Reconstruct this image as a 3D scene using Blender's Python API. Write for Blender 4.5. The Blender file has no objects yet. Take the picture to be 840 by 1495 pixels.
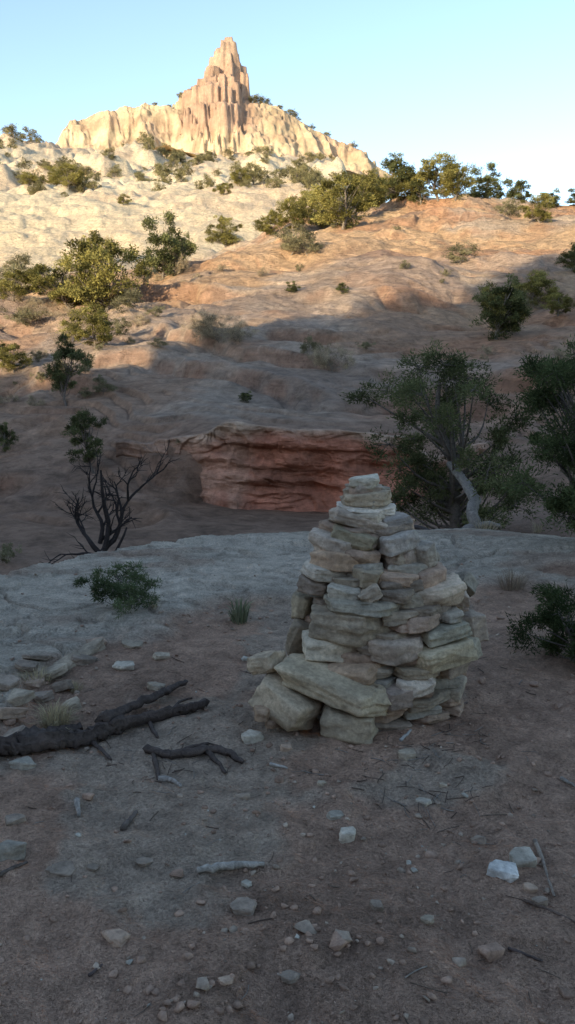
import bpy, bmesh, math, random
import numpy as np
from mathutils import Vector, Matrix, noise as mn

scene = bpy.context.scene
CAM_H = 1.6
PITCH = math.radians(8.6)
FP = 1244.0
rad = math.radians

# ------------------------------------------------------------------ noise
def _h(a, b, s):
    n = (a * 374761393 + b * 668265263 + s * 974711) & 0xffffffff
    n = ((n ^ (n >> 13)) * 1274126177) & 0xffffffff
    return ((n ^ (n >> 16)) & 0xffff) / 65535.0

def vn(x, y, s=0):
    x = np.asarray(x, float); y = np.asarray(y, float)
    ix = np.floor(x).astype(np.int64); iy = np.floor(y).astype(np.int64)
    fx = x - ix; fy = y - iy
    u = fx * fx * fx * (fx * (fx * 6 - 15) + 10); v = fy * fy * fy * (fy * (fy * 6 - 15) + 10)
    a = _h(ix, iy, s); b = _h(ix + 1, iy, s); c = _h(ix, iy + 1, s); d = _h(ix + 1, iy + 1, s)
    return ((a + (b - a) * u) * (1 - v) + (c + (d - c) * u) * v) * 2 - 1

def fbm(x, y, s=0, o=4, g=.5):
    t = 0; A = 1; n = 0
    c, sn = math.cos(.6), math.sin(.6)
    for i in range(o):
        t = t + A * vn(x, y, s + i * 17); n += A; A *= g
        x, y = (x * c - y * sn) * 2.03 + 5.1, (x * sn + y * c) * 2.03 + 1.7
    return t / n

def ss(a, b, x):
    t = np.clip((x - a) / (b - a), 0, 1)
    return t * t * (3 - 2 * t)

# ------------------------------------------------------------------ survey helpers
def ray(px, py):
    u = (px - 420) / FP; v = (747.5 - py) / FP
    d = (u, math.cos(PITCH) + v * math.sin(PITCH), -math.sin(PITCH) + v * math.cos(PITCH))
    hyp = math.hypot(d[0], d[1])
    return math.atan2(d[0], d[1]), d[2] / hyp

cols = [-200, 0, 140, 250, 290, 420, 500, 560, 700, 840, 1040]
N_ = None
rows = [
 ('z', [0.0]*11, [0.0]*11),
 ('z', [3.4,4.1,5.3,5.8,6.0,6.4,6.6,6.7,7.1,7.5,8.0], [0.0]*11),
 ('z', [6.6,7.2,7.9,8.3,8.5,8.7,8.9,9.05,9.4,8.9,9.2], [0.02]*11),
 ('z', [7.0,7.6,8.35,8.75,8.95,9.15,9.35,9.5,9.8,9.4,9.8], [-.8,-.8,-.8,-.8,-.8,-.8,-.7,-.6,-.35,-.2,-.2]),
 ('z', [12]*11, [-1.25,-1.25,-1.25,-1.2,-1.2,-1.2,-1.1,-.9,-.4,-.1,0]),
 ('y', [15]*11, [795,790,782,776,775,775,774,772,745,725,720]),
 ('y', [17,17,17.3,17.8,18.8,19.2,19.3,19.2,18.2,17,17], [755,752,748,738,733,736,738,738,705,690,690]),
 ('y', [21,21,21,19.6,19.2,19.6,19.7,19.7,21,21,21], [700,695,672,650,642,627,628,631,640,625,620]),
 ('y', [24]*11, [640,635,602,590,582,575,575,577,590,570,560]),
 ('y', [31]*11, [555,548,522,508,503,500,500,500,512,495,490]),
 ('y', [40]*11, [485,475,455,438,430,420,420,420,450,440,430]),
 ('y', [52]*11, [450,445,425,408,398,372,360,352,372,380,380]),
 ('y', [68]*11, [440,430,412,402,392,348,333,320,318,325,325]),
 ('y', [85]*11, [435,425,408,400,388,325,308,300,287,292,300]),
 ('y', [105]*11, [425,415,400,392,378,N_,N_,N_,N_,N_,N_]),
 ('y', [175]*11, [300,298,292,290,288,283,290,N_,N_,N_,N_]),
 ('y', [230]*11, [275,270,266,263,260,258,262,N_,N_,N_,N_]),
 ('y', [290]*11, [225,222,240,240,238,240,248,N_,N_,N_,N_]),
 ('y', [345]*11, [200,200,222,225,225,230,240,N_,N_,N_,N_]),
 ('z', [500]*11, [80]*5+[70]*2+[20]*4),
 ('z', [3500]*11, [20]*11),
]
AZG = np.linspace(-math.pi, math.pi, 7201)
RT = []; ZT = []
prevz = [0]*11
ker = np.exp(-np.linspace(-2, 2, 31)**2); ker /= ker.sum()
def smooth(a):
    p = np.pad(a, 15, mode='edge')
    return np.convolve(p, ker, 'valid')
for kind, rs, vs in rows:
    A = []; Z = []
    for i, c in enumerate(cols):
        if kind == 'z':
            a, _ = ray(c, 600); z = vs[i]
        elif vs[i] is None:
            a, _ = ray(c, 300); z = prevz[i] - 1.8
        else:
            a, sl = ray(c, vs[i]); z = CAM_H + rs[i] * sl
        A.append(a); Z.append(z)
    prevz = Z
    RT.append(smooth(np.interp(AZG, A, rs))); ZT.append(smooth(np.interp(AZG, A, Z)))
RT = np.array(RT); ZT = np.array(ZT)

SUN_AZ = rad(-145.0); SUN_EL = rad(11.0)
SX, SY = math.sin(SUN_AZ), math.cos(SUN_AZ)
RIDGE_D = 50.0
RIDGE_T = [-160, -110, -60, -40, -34, -30.5, -27.5, -25, -21.5, -18, -14, -8, 10, 60, 160]
RIDGE_Z = [3, 4, 5, 7.5, 8.0, 8.2, 9.0, 10.2, 14.0, 19.5, 27, 29, 28, 24, 20]

def terrain(x, y, full=False):
    x = np.asarray(x, float); y = np.asarray(y, float)
    r = np.hypot(x, y); az = np.arctan2(x, y)
    far = ss(9, 25, r)
    wr = r * (1 + far * (.03 * fbm(x / 5.0, y / 5.0, 3, 3))) + .22 * ss(6, 8, r) * (1 - ss(14, 17, r)) * fbm(x * 1.3, y * 1.3, 8, 3)
    idx = (az + math.pi) / (2 * math.pi) * 7200
    i0 = np.clip(idx.astype(int), 0, 7199); f = idx - i0
    z = np.zeros_like(r); S = np.zeros_like(r)
    Ra = RT[0][i0]; Za = ZT[0][i0]
    for s in range(len(rows) - 1):
        Rb = RT[s + 1][i0] * (1 - f) + RT[s + 1][i0 + 1] * f
        Zb = ZT[s + 1][i0] * (1 - f) + ZT[s + 1][i0 + 1] * f
        t = (wr - Ra) / np.maximum(Rb - Ra, 1e-3)
        m = (t >= 0) & (t < 1)
        z = np.where(m, Za + (Zb - Za) * t, z); S = np.where(m, s + t, S)
        Ra, Za = Rb, Zb
    z = np.where(wr >= Ra, Za, z); S = np.where(wr >= Ra, len(rows) - 1, S)
    hill = ss(19.6, 21, r) * (1 - ss(260, 300, r))
    hl = ss(15.5, 17, r) * (1 - ss(ray(240, 680)[0], ray(280, 680)[0], az))
    zz = z + .11 * x + np.interp(r, [18, 60, 200], [1.0, 2.2, 4]) * fbm(x / 8.0, y / 8.0, 21, 4) + np.interp(r, [18, 60, 200], [.10, .3, .5]) * fbm(x / 1.8, y / 1.8, 22, 3)
    def terr(zv, st, a, b, notch=.0):
        k = zv / st; fl = np.floor(k); fr = k - fl
        return st * (fl + .25 * np.minimum(fr, a) / a + .75 * ss(a, b, fr)) - zv - notch * ss(a - .12, a - .02, fr) * (1 - ss(a, a + .06, fr))
    pm = ss(-.1, .3, fbm(x / 4.5, y / 3.5, 31, 3))
    k1 = terr(zz, 1.05, .70, .84, .18) * (1 - ss(34, 50, r)) * pm * .75
    k0 = terr(zz + .4, .27, .6, .85, .05) * (1 - ss(30, 44, r)) * .9 * ss(-.2, .2, fbm(x / 3., y / 3., 32, 3))
    k2 = terr(zz + 1.0, 2.3, .68, .84, .5) * ss(28, 44, r) * .5 * ss(-.05, .35, fbm(x / 8., y / 6., 33, 3)) * (1 - ss(95, 110, r))
    k3 = terr(zz + .3, .6, .6, .85, .12) * ss(30, 42, r) * .8 * ss(-.15, .2, fbm(x / 6., y / 5., 35, 3)) * (1 - ss(95, 110, r))
    k4 = terr(zz, 4.0, .5, .8) * ss(105, 130, r) * .22
    z = z + np.maximum(hill, hl) * (k1 + k0) + hill * (k2 + k3 + k4)
    z = z + hill * (1 - ss(90, 120, r)) * ss(24, 34, r) * fbm(x / 7.0, y / 4.5, 45, 3) * np.interp(r, [24, 50, 90], [.25, 1.1, 1.2])
    z = z + np.maximum(hill, hl) * fbm(x / 2.4, y / 2.4, 41, 5) * np.interp(r, [18, 40, 90, 120, 300], [.12, .32, .5, .35, .8])
    crag = ss(.0, .5, fbm(x / 26., y / 20., 46, 3)) * ss(205, 250, r) * (1 - ss(290, 330, r))
    z = z + crag * (4.5 + 3.0 * fbm(x / 7., y / 10., 47, 3))
    z = z + ss(9, 12, r) * (1 - hill) * .10 * fbm(x / 2., y / 2., 43, 4) * (1 - ss(300, 400, r))
    z = z + ss(300, 400, r) * 6 * fbm(x / 60., y / 60., 49, 4)
    near = 1 - ss(8, 10, r)
    ledge = ss(1.0 - .05, 1.0 + .06, S + .22 * fbm(x * 1.1, y * 1.1, 55, 5))
    soilb = .036 * fbm(x * 1.4, y * 1.4, 51, 3) + .030 * fbm(x * 5.5, y * 5.5, 52, 4) + .012 * np.abs(fbm(x * 14, y * 14, 53, 2))
    lz = .06 + .03 * fbm(x * .8, y * .8, 57, 3) + .020 * np.round(3.2 * fbm(x * 1.1, y * 2.0, 58, 4)) + .018 * fbm(x * 6, y * 6, 59, 5) \
        - .05 * (1 - ss(.0, .03, np.abs(fbm(x * .7 + 3, y * .9, 60, 3))))
    z = z + near * ((1 - ledge) * soilb + ledge * lz)
    s_ = x * SX + y * SY; t_ = x * (-SY) + y * SX
    zr = np.interp(t_, RIDGE_T, RIDGE_Z)
    zrear = ss(8, RIDGE_D, s_) * zr + ss(8, 30, s_) * 1.6 * fbm(x / 4., y / 4., 61, 3)
    zrear = zrear + near * soilb
    wb = ss(rad(60), rad(98), np.abs(az)) * ss(3, 9, r)
    z = z * (1 - wb) + zrear * wb
    if full:
        return z, S, ledge, r, az, wb
    return z

def gz(x, y):
    return float(terrain(np.array([x]), np.array([y]))[0])

RS = np.concatenate([np.linspace(1.2, 9.8, 500), np.geomspace(9.81, 600, 1100)])
def sight(px, py, rmin=1.0):
    """first ground point met along a surveyed line"""
    a, sl = ray(px, py)
    x = RS * math.sin(a); y = RS * math.cos(a)
    z = terrain(x, y)
    ok = ((z - CAM_H) / RS >= sl) & (RS >= rmin)
    i = int(np.argmax(ok)) if ok.any() else len(RS) - 1
    return Vector((float(x[i]), float(y[i]), float(z[i])))
def at(px, r):
    a, _ = ray(px, 650)
    x = r * math.sin(a); y = r * math.cos(a)
    return Vector((x, y, gz(x, y)))

# ------------------------------------------------------------------ mesh helpers
def make_mesh(name, V, Fs, mats, col=None, smooth=False, link=True):
    V = np.asarray(V, np.float32)
    me = bpy.data.meshes.new(name)
    me.vertices.add(len(V)); me.vertices.foreach_set('co', V.ravel())
    loops = np.concatenate([f.ravel() for f, m in Fs]).astype(np.int32)
    sizes = np.concatenate([np.full(len(f), f.shape[1]) for f, m in Fs])
    mi = np.concatenate([np.full(len(f), m) for f, m in Fs]).astype(np.int32)
    me.loops.add(len(loops)); me.loops.foreach_set('vertex_index', loops)
    st = np.concatenate([[0], np.cumsum(sizes)[:-1]]).astype(np.int32)
    me.polygons.add(len(sizes)); me.polygons.foreach_set('loop_start', st)
    for m in mats: me.materials.append(m)
    me.polygons.foreach_set('material_index', mi)
    if smooth is not False:
        sm = np.full(len(sizes), True) if smooth is True else np.isin(mi, smooth)
        me.polygons.foreach_set('use_smooth', sm)
    me.update(calc_edges=True)
    if col is not None:
        ca = me.color_attributes.new(name='Col', type='FLOAT_COLOR', domain='POINT')
        c4 = np.ones((len(V), 4), np.float32); c4[:, :3] = col
        ca.data.foreach_set('color', c4.ravel())
    if not link: return me
    ob = bpy.data.objects.new(name, me); scene.collection.objects.link(ob)
    return ob

class Acc:
    def __init__(s): s.V = []; s.F = []; s.C = []; s.n = 0
    def add(s, V, F, mat=0, col=(1, 1, 1)):
        V = np.asarray(V, float)
        s.V.append(V); s.F.append((np.asarray(F) + s.n, mat))
        c = np.asarray(col, float)
        if c.ndim == 1: c = np.tile(c, (len(V), 1))
        s.C.append(c); s.n += len(V)
    def build(s, name, mats, smooth=False, link=True):
        return make_mesh(name, np.concatenate(s.V), s.F, mats, np.concatenate(s.C), smooth, link)

def tube(P, R, sides=7, rough=0.0, seed=0):
    P = np.asarray(P, float); R = np.asarray(R, float)
    n = len(P)
    T = np.gradient(P, axis=0); T /= np.linalg.norm(T, axis=1)[:, None] + 1e-9
    ref = np.array([.3, .2, 1.0]) if abs(T[:, 2]).mean() < .7 else np.array([1.0, .2, .1])
    A = np.cross(T, ref); A /= np.linalg.norm(A, axis=1)[:, None] + 1e-9
    B = np.cross(T, A)
    th = np.linspace(0, 2 * math.pi, sides, endpoint=False)
    rr = np.repeat(R[:, None], sides, 1)
    if rough:
        rg = np.random.RandomState(seed)
        ridge = 1 + rough * rg.uniform(-1, 1, sides)[None, :]
        rr = rr * ridge * (1 + rough * .6 * rg.uniform(-1, 1, (n, sides)))
    V = P[:, None, :] + rr[..., None] * (np.cos(th)[None, :, None] * A[:, None, :] + np.sin(th)[None, :, None] * B[:, None, :])
    V = V.reshape(-1, 3)
    i = np.arange(n - 1)[:, None] * sides; j = np.arange(sides)[None, :]; j2 = (j + 1) % sides
    F = np.stack([i + j, i + j2, i + sides + j2, i + sides + j], -1).reshape(-1, 4)
    return V, F

def spline(pts, n):
    pts = np.asarray(pts, float)
    if len(pts) < 3:
        t = np.linspace(0, 1, n)[:, None]; return pts[0] * (1 - t) + pts[-1] * t
    d = np.concatenate([[0], np.cumsum(np.linalg.norm(np.diff(pts, axis=0), axis=1))])
    u = np.linspace(0, d[-1], n)
    lin = np.stack([np.interp(u, d, pts[:, k]) for k in range(3)], 1)
    for _ in range(2):
        lin[1:-1] = (lin[:-2] + 2 * lin[1:-1] + lin[2:]) / 4
    return lin

def grid_faces(ny, nx):
    i = np.arange(ny - 1)[:, None] * nx; j = np.arange(nx - 1)[None, :]
    return np.stack([i + j, i + j + 1, i + nx + j + 1, i + nx + j], -1).reshape(-1, 4)

# ------------------------------------------------------------------ materials
def new_mat(name):
    m = bpy.data.materials.new(name); m.use_nodes = True
    nt = m.node_tree; nt.nodes.clear()
    out = nt.nodes.new('ShaderNodeOutputMaterial')
    return m, nt, out
def nd(nt, t, **k):
    n = nt.nodes.new(t)
    for a, b in k.items(): setattr(n, a, b)
    return n
def noise_node(nt, vec, scale, detail=5, rough=.6, dist=0):
    n = nt.nodes.new('ShaderNodeTexNoise')
    n.inputs['Scale'].default_value = scale; n.inputs['Detail'].default_value = detail
    n.inputs['Roughness'].default_value = rough; n.inputs['Distortion'].default_value = dist
    nt.links.new(vec, n.inputs['Vector']); return n
def mapr(nt, src, a, b, c, d):
    n = nt.nodes.new('ShaderNodeMapRange')
    for i, v in zip((1, 2, 3, 4), (a, b, c, d)): n.inputs[i].default_value = v
    nt.links.new(src, n.inputs[0]); return n.outputs[0]
def mult(nt, col, fac):
    n = nt.nodes.new('ShaderNodeVectorMath'); n.operation = 'SCALE'
    nt.links.new(col, n.inputs[0]); nt.links.new(fac, n.inputs['Scale']); return n.outputs[0]
def mathn(nt, op, a, b):
    n = nt.nodes.new('ShaderNodeMath'); n.operation = op
    for i, v in enumerate((a, b)):
        if isinstance(v, (int, float)): n.inputs[i].default_value = v
        else: nt.links.new(v, n.inputs[i])
    return n.outputs[0]

def rock_mat(name, near_scale, strata=(1, 1, 6), s2=2.0, bump1=.3, bump2=.5, dist1=.01, dist2=.05, lo=.75, hi=1.25):
    m, nt, out = new_mat(name)
    tc = nt.nodes.new('ShaderNodeTexCoord'); O = tc.outputs['Object']
    at_ = nd(nt, 'ShaderNodeAttribute', attribute_name='Col')
    mp = nt.nodes.new('ShaderNodeMapping'); mp.inputs['Scale'].default_value = strata
    nt.links.new(O, mp.inputs[0])
    n1 = noise_node(nt, O, near_scale, 5, .7)
    n2 = noise_node(nt, mp.outputs[0], s2, 4, .6, .4)
    n3 = noise_node(nt, O, near_scale * .12, 3, .6)
    c = mult(nt, at_.outputs['Color'], mapr(nt, n1.outputs[0], .3, .7, lo, hi))
    c = mult(nt, c, mapr(nt, n2.outputs[0], .3, .7, .84, 1.16))
    c = mult(nt, c, mapr(nt, n3.outputs[0], .3, .7, .70, 1.30))
    b = nd(nt, 'ShaderNodeBsdfPrincipled'); b.inputs['Roughness'].default_value = .92
    b.inputs['Specular IOR Level'].default_value = .15
    nt.links.new(c, b.inputs['Base Color'])
    bp = nt.nodes.new('ShaderNodeBump'); bp.inputs['Strength'].default_value = bump1; bp.inputs['Distance'].default_value = dist1
    nt.links.new(n1.outputs[0], bp.inputs['Height'])
    b2 = nt.nodes.new('ShaderNodeBump'); b2.inputs['Strength'].default_value = bump2; b2.inputs['Distance'].default_value = dist2
    nt.links.new(n2.outputs[0], b2.inputs['Height']); nt.links.new(bp.outputs[0], b2.inputs['Normal'])
    nt.links.new(b2.outputs[0], b.inputs['Normal'])
    nt.links.new(b.outputs[0], out.inputs[0])
    return m

m_stone = rock_mat('sandstone_block', 45, (1, 1, 3), 9, .8, .4, .008, .008, .68, 1.32)
m_cliff = rock_mat('cliff_sandstone', .9, (1, 1, .35), .3, .5, .6, .4, .8, .82, 1.18)
m_redcl = rock_mat('red_cliff_sandstone', 6, (1, 1, 4), 1.6, .7, .8, .06, .14, .68, 1.32)

def ground_mat():
    m, nt, out = new_mat('desert_ground')
    tc = nt.nodes.new('ShaderNodeTexCoord'); O = tc.outputs['Object']
    at_ = nd(nt, 'ShaderNodeAttribute', attribute_name='Col')
    hk = nd(nt, 'ShaderNodeAttribute', attribute_name='hill')
    H = hk.outputs['Fac']
    nH = mathn(nt, 'SUBTRACT', 1.0, H)
    mp = nt.nodes.new('ShaderNodeMapping'); mp.inputs['Scale'].default_value = (.7, .7, 3.0)
    nt.links.new(O, mp.inputs[0])
    fine = noise_node(nt, O, 75, 4, .75)
    mid = noise_node(nt, O, 8, 6, .74, .3)
    hillf = noise_node(nt, O, 2.4, 8, .78, .3)
    strat = noise_node(nt, mp.outputs[0], 1.0, 5, .65, 1.0)
    nearv = mathn(nt, 'MULTIPLY', mapr(nt, fine.outputs[0], .3, .7, .62, 1.40), mapr(nt, mid.outputs[0], .3, .7, .64, 1.40))
    hillv = mathn(nt, 'MULTIPLY', mapr(nt, hillf.outputs[0], .3, .7, .55, 1.45), mapr(nt, strat.outputs[0], .32, .68, .78, 1.22))
    mx = nt.nodes.new('ShaderNodeMix'); mx.data_type = 'FLOAT'
    nt.links.new(H, mx.inputs[0]); nt.links.new(nearv, mx.inputs[2]); nt.links.new(hillv, mx.inputs[3])
    c = mult(nt, at_.outputs['Color'], mx.outputs[0])
    b = nd(nt, 'ShaderNodeBsdfPrincipled'); b.inputs['Roughness'].default_value = .95
    b.inputs['Specular IOR Level'].default_value = .1
    nt.links.new(c, b.inputs['Base Color'])
    def bump(hh, dist, strg, prev=None, gate=None):
        n = nt.nodes.new('ShaderNodeBump'); n.inputs['Distance'].default_value = dist
        if gate is not None: nt.links.new(mathn(nt, 'MULTIPLY', gate, strg), n.inputs['Strength'])
        else: n.inputs['Strength'].default_value = strg
        nt.links.new(hh, n.inputs['Height'])
        if prev is not None: nt.links.new(prev, n.inputs['Normal'])
        return n.outputs[0]
    p = bump(fine.outputs[0], .018, 1.0, None, nH)
    p = bump(mid.outputs[0], .10, .9, p, nH)
    p = bump(hillf.outputs[0], .5, .8, p, H)
    p = bump(strat.outputs[0], .3, .5, p, H)
    nt.links.new(p, b.inputs['Normal'])
    nt.links.new(b.outputs[0], out.inputs[0])
    return m
m_ground = ground_mat()

def leaf_mat(name, tr=.3):
    m, nt, out = new_mat(name)
    a = nd(nt, 'ShaderNodeAttribute', attribute_name='Col')
    d = nt.nodes.new('ShaderNodeBsdfDiffuse'); t = nt.nodes.new('ShaderNodeBsdfTranslucent')
    mx = nt.nodes.new('ShaderNodeMixShader'); mx.inputs[0].default_value = tr
    nt.links.new(a.outputs['Color'], d.inputs[0]); nt.links.new(a.outputs['Color'], t.inputs[0])
    nt.links.new(d.outputs[0], mx.inputs[1]); nt.links.new(t.outputs[0], mx.inputs[2])
    nt.links.new(mx.outputs[0], out.inputs[0]); return m
m_leaf = leaf_mat('needle_foliage')
def bark_mat(name, s=18):
    m, nt, out = new_mat(name)
    tc = nt.nodes.new('ShaderNodeTexCoord'); O = tc.outputs['Object']
    a = nd(nt, 'ShaderNodeAttribute', attribute_name='Col')
    n1 = noise_node(nt, O, s, 6, .7, 1.0)
    c = mult(nt, a.outputs['Color'], mapr(nt, n1.outputs[0], .3, .7, .5, 1.45))
    b = nd(nt, 'ShaderNodeBsdfPrincipled'); b.inputs['Roughness'].default_value = .9
    b.inputs['Specular IOR Level'].default_value = .15
    nt.links.new(c, b.inputs['Base Color'])
    bp = nt.nodes.new('ShaderNodeBump'); bp.inputs['Strength'].default_value = .9; bp.inputs['Distance'].default_value = .015
    nt.links.new(n1.outputs[0], bp.inputs['Height']); nt.links.new(bp.outputs[0], b.inputs['Normal'])
    nt.links.new(b.outputs[0], out.inputs[0]); return m
m_bark = bark_mat('weathered_bark', 30)

# ------------------------------------------------------------------ terrain mesh
azf = np.linspace(rad(-23), rad(23), 600)
azs = np.concatenate([np.linspace(rad(23), math.pi, 90)[1:], np.linspace(-math.pi, rad(-23), 90)[1:-1]])
AZ = np.concatenate([azf, azs])
RR = np.concatenate([np.linspace(.25, 1.2, 10)[:-1], np.geomspace(1.2, 9.8, 470)[:-1], np.geomspace(9.8, 17, 70)[:-1],
                     np.linspace(17, 20, 50)[:-1], np.geomspace(20, 100, 520)[:-1], np.geomspace(100, 480, 170)[:-1], np.geomspace(480, 3400, 24)])
na, nr = len(AZ), len(RR)
GA, GR = np.meshgrid(AZ, RR)
X = GR * np.sin(GA); Y = GR * np.cos(GA)
Z, S, LED, R_, A_, WB = terrain(X.ravel(), Y.ravel(), True)
Xf, Yf = X.ravel(), Y.ravel()
V = np.stack([Xf, Yf, Z], 1)
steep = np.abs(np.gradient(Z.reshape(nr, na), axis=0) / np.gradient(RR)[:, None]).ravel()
i = np.arange(nr - 1)[:, None] * na; j = np.arange(na)[None, :]; j2 = (j + 1) % na
F = np.stack([i + j, i + j2, i + na + j2, i + na + j], -1).reshape(-1, 4)
V = np.vstack([V, [[0, 0, gz(0.01, 0.01)]]]); ctr = len(V) - 1
jj = np.arange(na); Fc = np.stack([np.full(na, ctr), (jj + 1) % na, jj], 1)
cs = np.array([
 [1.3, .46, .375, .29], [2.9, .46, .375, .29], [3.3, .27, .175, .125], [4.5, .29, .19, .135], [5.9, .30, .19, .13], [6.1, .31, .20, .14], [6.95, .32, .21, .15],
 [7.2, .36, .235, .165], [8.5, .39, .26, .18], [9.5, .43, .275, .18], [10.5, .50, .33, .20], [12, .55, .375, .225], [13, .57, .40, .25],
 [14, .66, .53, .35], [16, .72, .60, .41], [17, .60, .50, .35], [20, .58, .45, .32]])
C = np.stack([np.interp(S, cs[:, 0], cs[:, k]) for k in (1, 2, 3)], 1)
soil = np.array([.41, .265, .185])
lerp = lambda C, c, m: C * (1 - m[:, None]) + np.array(c) * m[:, None]
hm = ss(6.9, 7.6, S) * (1 - ss(13.5, 14.5, S))
C = lerp(C, [.43, .225, .135], ss(.0, .35, fbm(Xf / 6., Yf / 6. , 71, 5)) * hm * .6)
C = lerp(C, [.45, .38, .31], ss(.0, .3, fbm(Xf / 7., Yf / 7., 72, 5)) * hm * .55)
C = lerp(C, [.26, .19, .15], ss(.1, .35, fbm(Xf / 4., Yf / 5., 74, 5)) * hm * .5)
C = lerp(C, [.31, .165, .11], ss(.8, 1.8, steep) * ss(6.2, 7.2, S) * (1 - ss(13.5, 14.5, S)) * .5)  # steep terrace risers painted darker and redder to make up for flat shade
fm = ss(14, 15, S)
C = lerp(C, [.60, .44, .30], ss(-.05, .4, fbm(Xf / 30., Yf / 18., 73, 5)) * fm * .6)
nearm = 1 - ss(2.6, 3.1, S)
base = soil[None, :] * (1 + .34 * fbm(Xf * .9, Yf * .9, 75, 5) + .24 * fbm(Xf * 4.5, Yf * 4.5, 76, 4))[:, None]
slab = ss(-.02, .16, fbm(Xf * 1.5, Yf * 1.5, 77, 5) + .9 * np.exp(-(((Xf + .35) / .42) ** 2 + ((Yf - 3.1) / .75) ** 2)) - .26)
slab = slab * (1 - LED) * .55
base = lerp(base, [.41, .345, .265], slab)
rockc = np.array([.50, .42, .33])[None, :] * (1 + .34 * fbm(Xf * 1.1, Yf * 2.2, 79, 5))[:, None]
rockc = lerp(rockc, [.37, .25, .18], ss(.05, .35, fbm(Xf * .8, Yf * 1.6, 80, 5)) * .6)
nc = base * (1 - LED[:, None]) + rockc * LED[:, None]
C = C * (1 - nearm[:, None]) + nc * nearm[:, None]
C = lerp(C, [.34, .22, .16], WB)
C = np.vstack([C, soil])
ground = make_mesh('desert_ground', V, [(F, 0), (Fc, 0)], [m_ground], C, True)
ha = ground.data.attributes.new('hill', 'FLOAT', 'POINT')
hv = np.concatenate([ss(9.5, 15, R_), [0]]).astype(np.float32); ha.data.foreach_set('value', hv)

# ------------------------------------------------------------------ red alcove cliff (own mesh so it can overhang)
nu, nv = 560, 140
pxs = np.linspace(170, 720, nu)
azu = np.array([ray(p, 680)[0] for p in pxs])
rb = np.interp(pxs, [170, 215, 250, 280, 300, 322, 345, 420, 560, 620, 720], [20.9, 20.1, 19.4, 18.9, 18.5, 18.2, 18.0, 18.1, 18.25, 18.7, 20.3])
zdes = np.array([CAM_H + 18.2 * ray(p, np.interp(p, [170, 270, 300, 330, 345, 420, 540, 600, 720], [650, 648, 634, 616, 614, 622, 629, 640, 668]))[1] for p in pxs])
ztr = terrain((rb + .9) * np.sin(azu), (rb + .9) * np.cos(azu)) + .04
wt = ss(255, 320, pxs) * (1 - ss(590, 660, pxs))
ztop = zdes * wt + ztr * (1 - wt) + .07 * fbm(azu * 18 * 1.2, azu * 0, 530, 4)
tv = np.linspace(0, 1.35, nv)
UU, TV = np.meshgrid(np.arange(nu), tv)
arc = azu[UU] * 18.2; zt_ = ztop[UU]; zb_ = -1.5
v1 = np.minimum(TV, 1.0)
zc_ = zb_ + (zt_ - zb_) * v1
back = np.clip(TV - 1, 0, 1) / .35
prof_r = np.interp(v1, [0, .2, .35, .55, .78, .80, .90, .985, 1.0], [-.30, -.10, .06, .10, .07, -.02, -.06, -.03, .04])
wa = arc + .25 * fbm(arc * 1.5, zc_ * 1.5, 501, 3); wz = zc_ + .12 * fbm(arc * 1.5, zc_ * 1.5, 502, 3) + .10 * arc
def cells(a, b, s):
    q = vn(a, b, s) * 2.2
    fl = np.floor(q); return fl + ss(.40, .60, q - fl)
blk = .10 * cells(wa * .6, wz * .9, 503) + .05 * cells(wa * 1.5, wz * 2.6, 504) + .03 * cells(wa * .4, wz * 6, 531)
hol = .40 * np.exp(-(((arc - ray(465, 680)[0] * 18.2) / .5) ** 2)) * ss(.72, .45, v1) + .22 * np.exp(-(((arc - ray(385, 680)[0] * 18.2) / .8) ** 2)) * ss(.5, .3, v1)
r_ = rb[UU] + prof_r + (blk + hol) * (1 - back) + .06 * fbm(arc * 3, zc_ * 6, 506, 5)
r2 = r_ + back * 2.2
XX = r2 * np.sin(azu[UU]); YY = r2 * np.cos(azu[UU])
tz_ = terrain(XX.ravel(), YY.ravel()).reshape(XX.shape)
ZZ = np.where(TV <= 1, zc_, zt_ * (1 - back) + (tz_ - .10) * back + .03 * fbm(XX * 2, YY * 2, 532, 3) * (1 - back))
Vc = np.stack([XX.ravel(), YY.ravel(), ZZ.ravel()], 1)
cc = np.array([.36, .15, .095]) * (1 + .45 * fbm(wa * 1.2, wz * 2.2, 507, 5) + .28 * fbm(wa * .5, wz * 8, 508, 4)).ravel()[:, None]
cc = lerp(cc, [.33, .22, .155], (ss(.0, .45, fbm(wa * .8, wz * .5, 509, 4)) * .5).ravel())
cc = lerp(cc, [.36, .265, .19], (ss(.84, 1.0, TV + .08 * fbm(arc, TV * 0, 533, 3)) * .85).ravel())
edge = np.clip(ss(.74, .93, UU / nu) + 1 - ss(.12, .30, UU / nu + .03 * fbm(arc, zc_, 534, 3)), 0, 1)
cc = lerp(cc, [.32, .205, .145], (edge * .85).ravel())
make_mesh('red_sandstone_cliff', Vc, [(grid_faces(nv, nu), 0)], [m_redcl], cc, False)

# ------------------------------------------------------------------ butte with spire
Y0 = 368.0
def zat(py, Yd=Y0):
    a, sl = ray(400, py); return CAM_H + Yd * sl
def xat(px, py=180, Yd=Y0):
    a, sl = ray(px, py); return Yd * math.tan(a)
crest = [(60,236),(74,226),(88,207),(97,190),(104,180),(118,176),(135,171),(150,165),(165,167),(185,157),(200,160),(215,153),(235,158),(250,160),(264,164),(276,172),(288,165),(300,152),(340,152),(362,150),(372,156),(385,154),(405,160),(418,170),(430,176),(445,188),(470,199),(500,213),(530,230),(545,245),(570,262)]
foot = [(60,236),(110,224),(170,228),(220,220),(262,208),(280,216),(340,232),(400,228),(450,236),(500,244),(570,270)]
gx = np.arange(xat(60), xat(570), .33); gy = np.arange(Y0 - 42, Y0 + 30, .33)
GX, GY = np.meshgrid(gx, gy)
cx = [xat(p) for p, q in crest]; czv = [zat(q) for p, q in crest]
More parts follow.
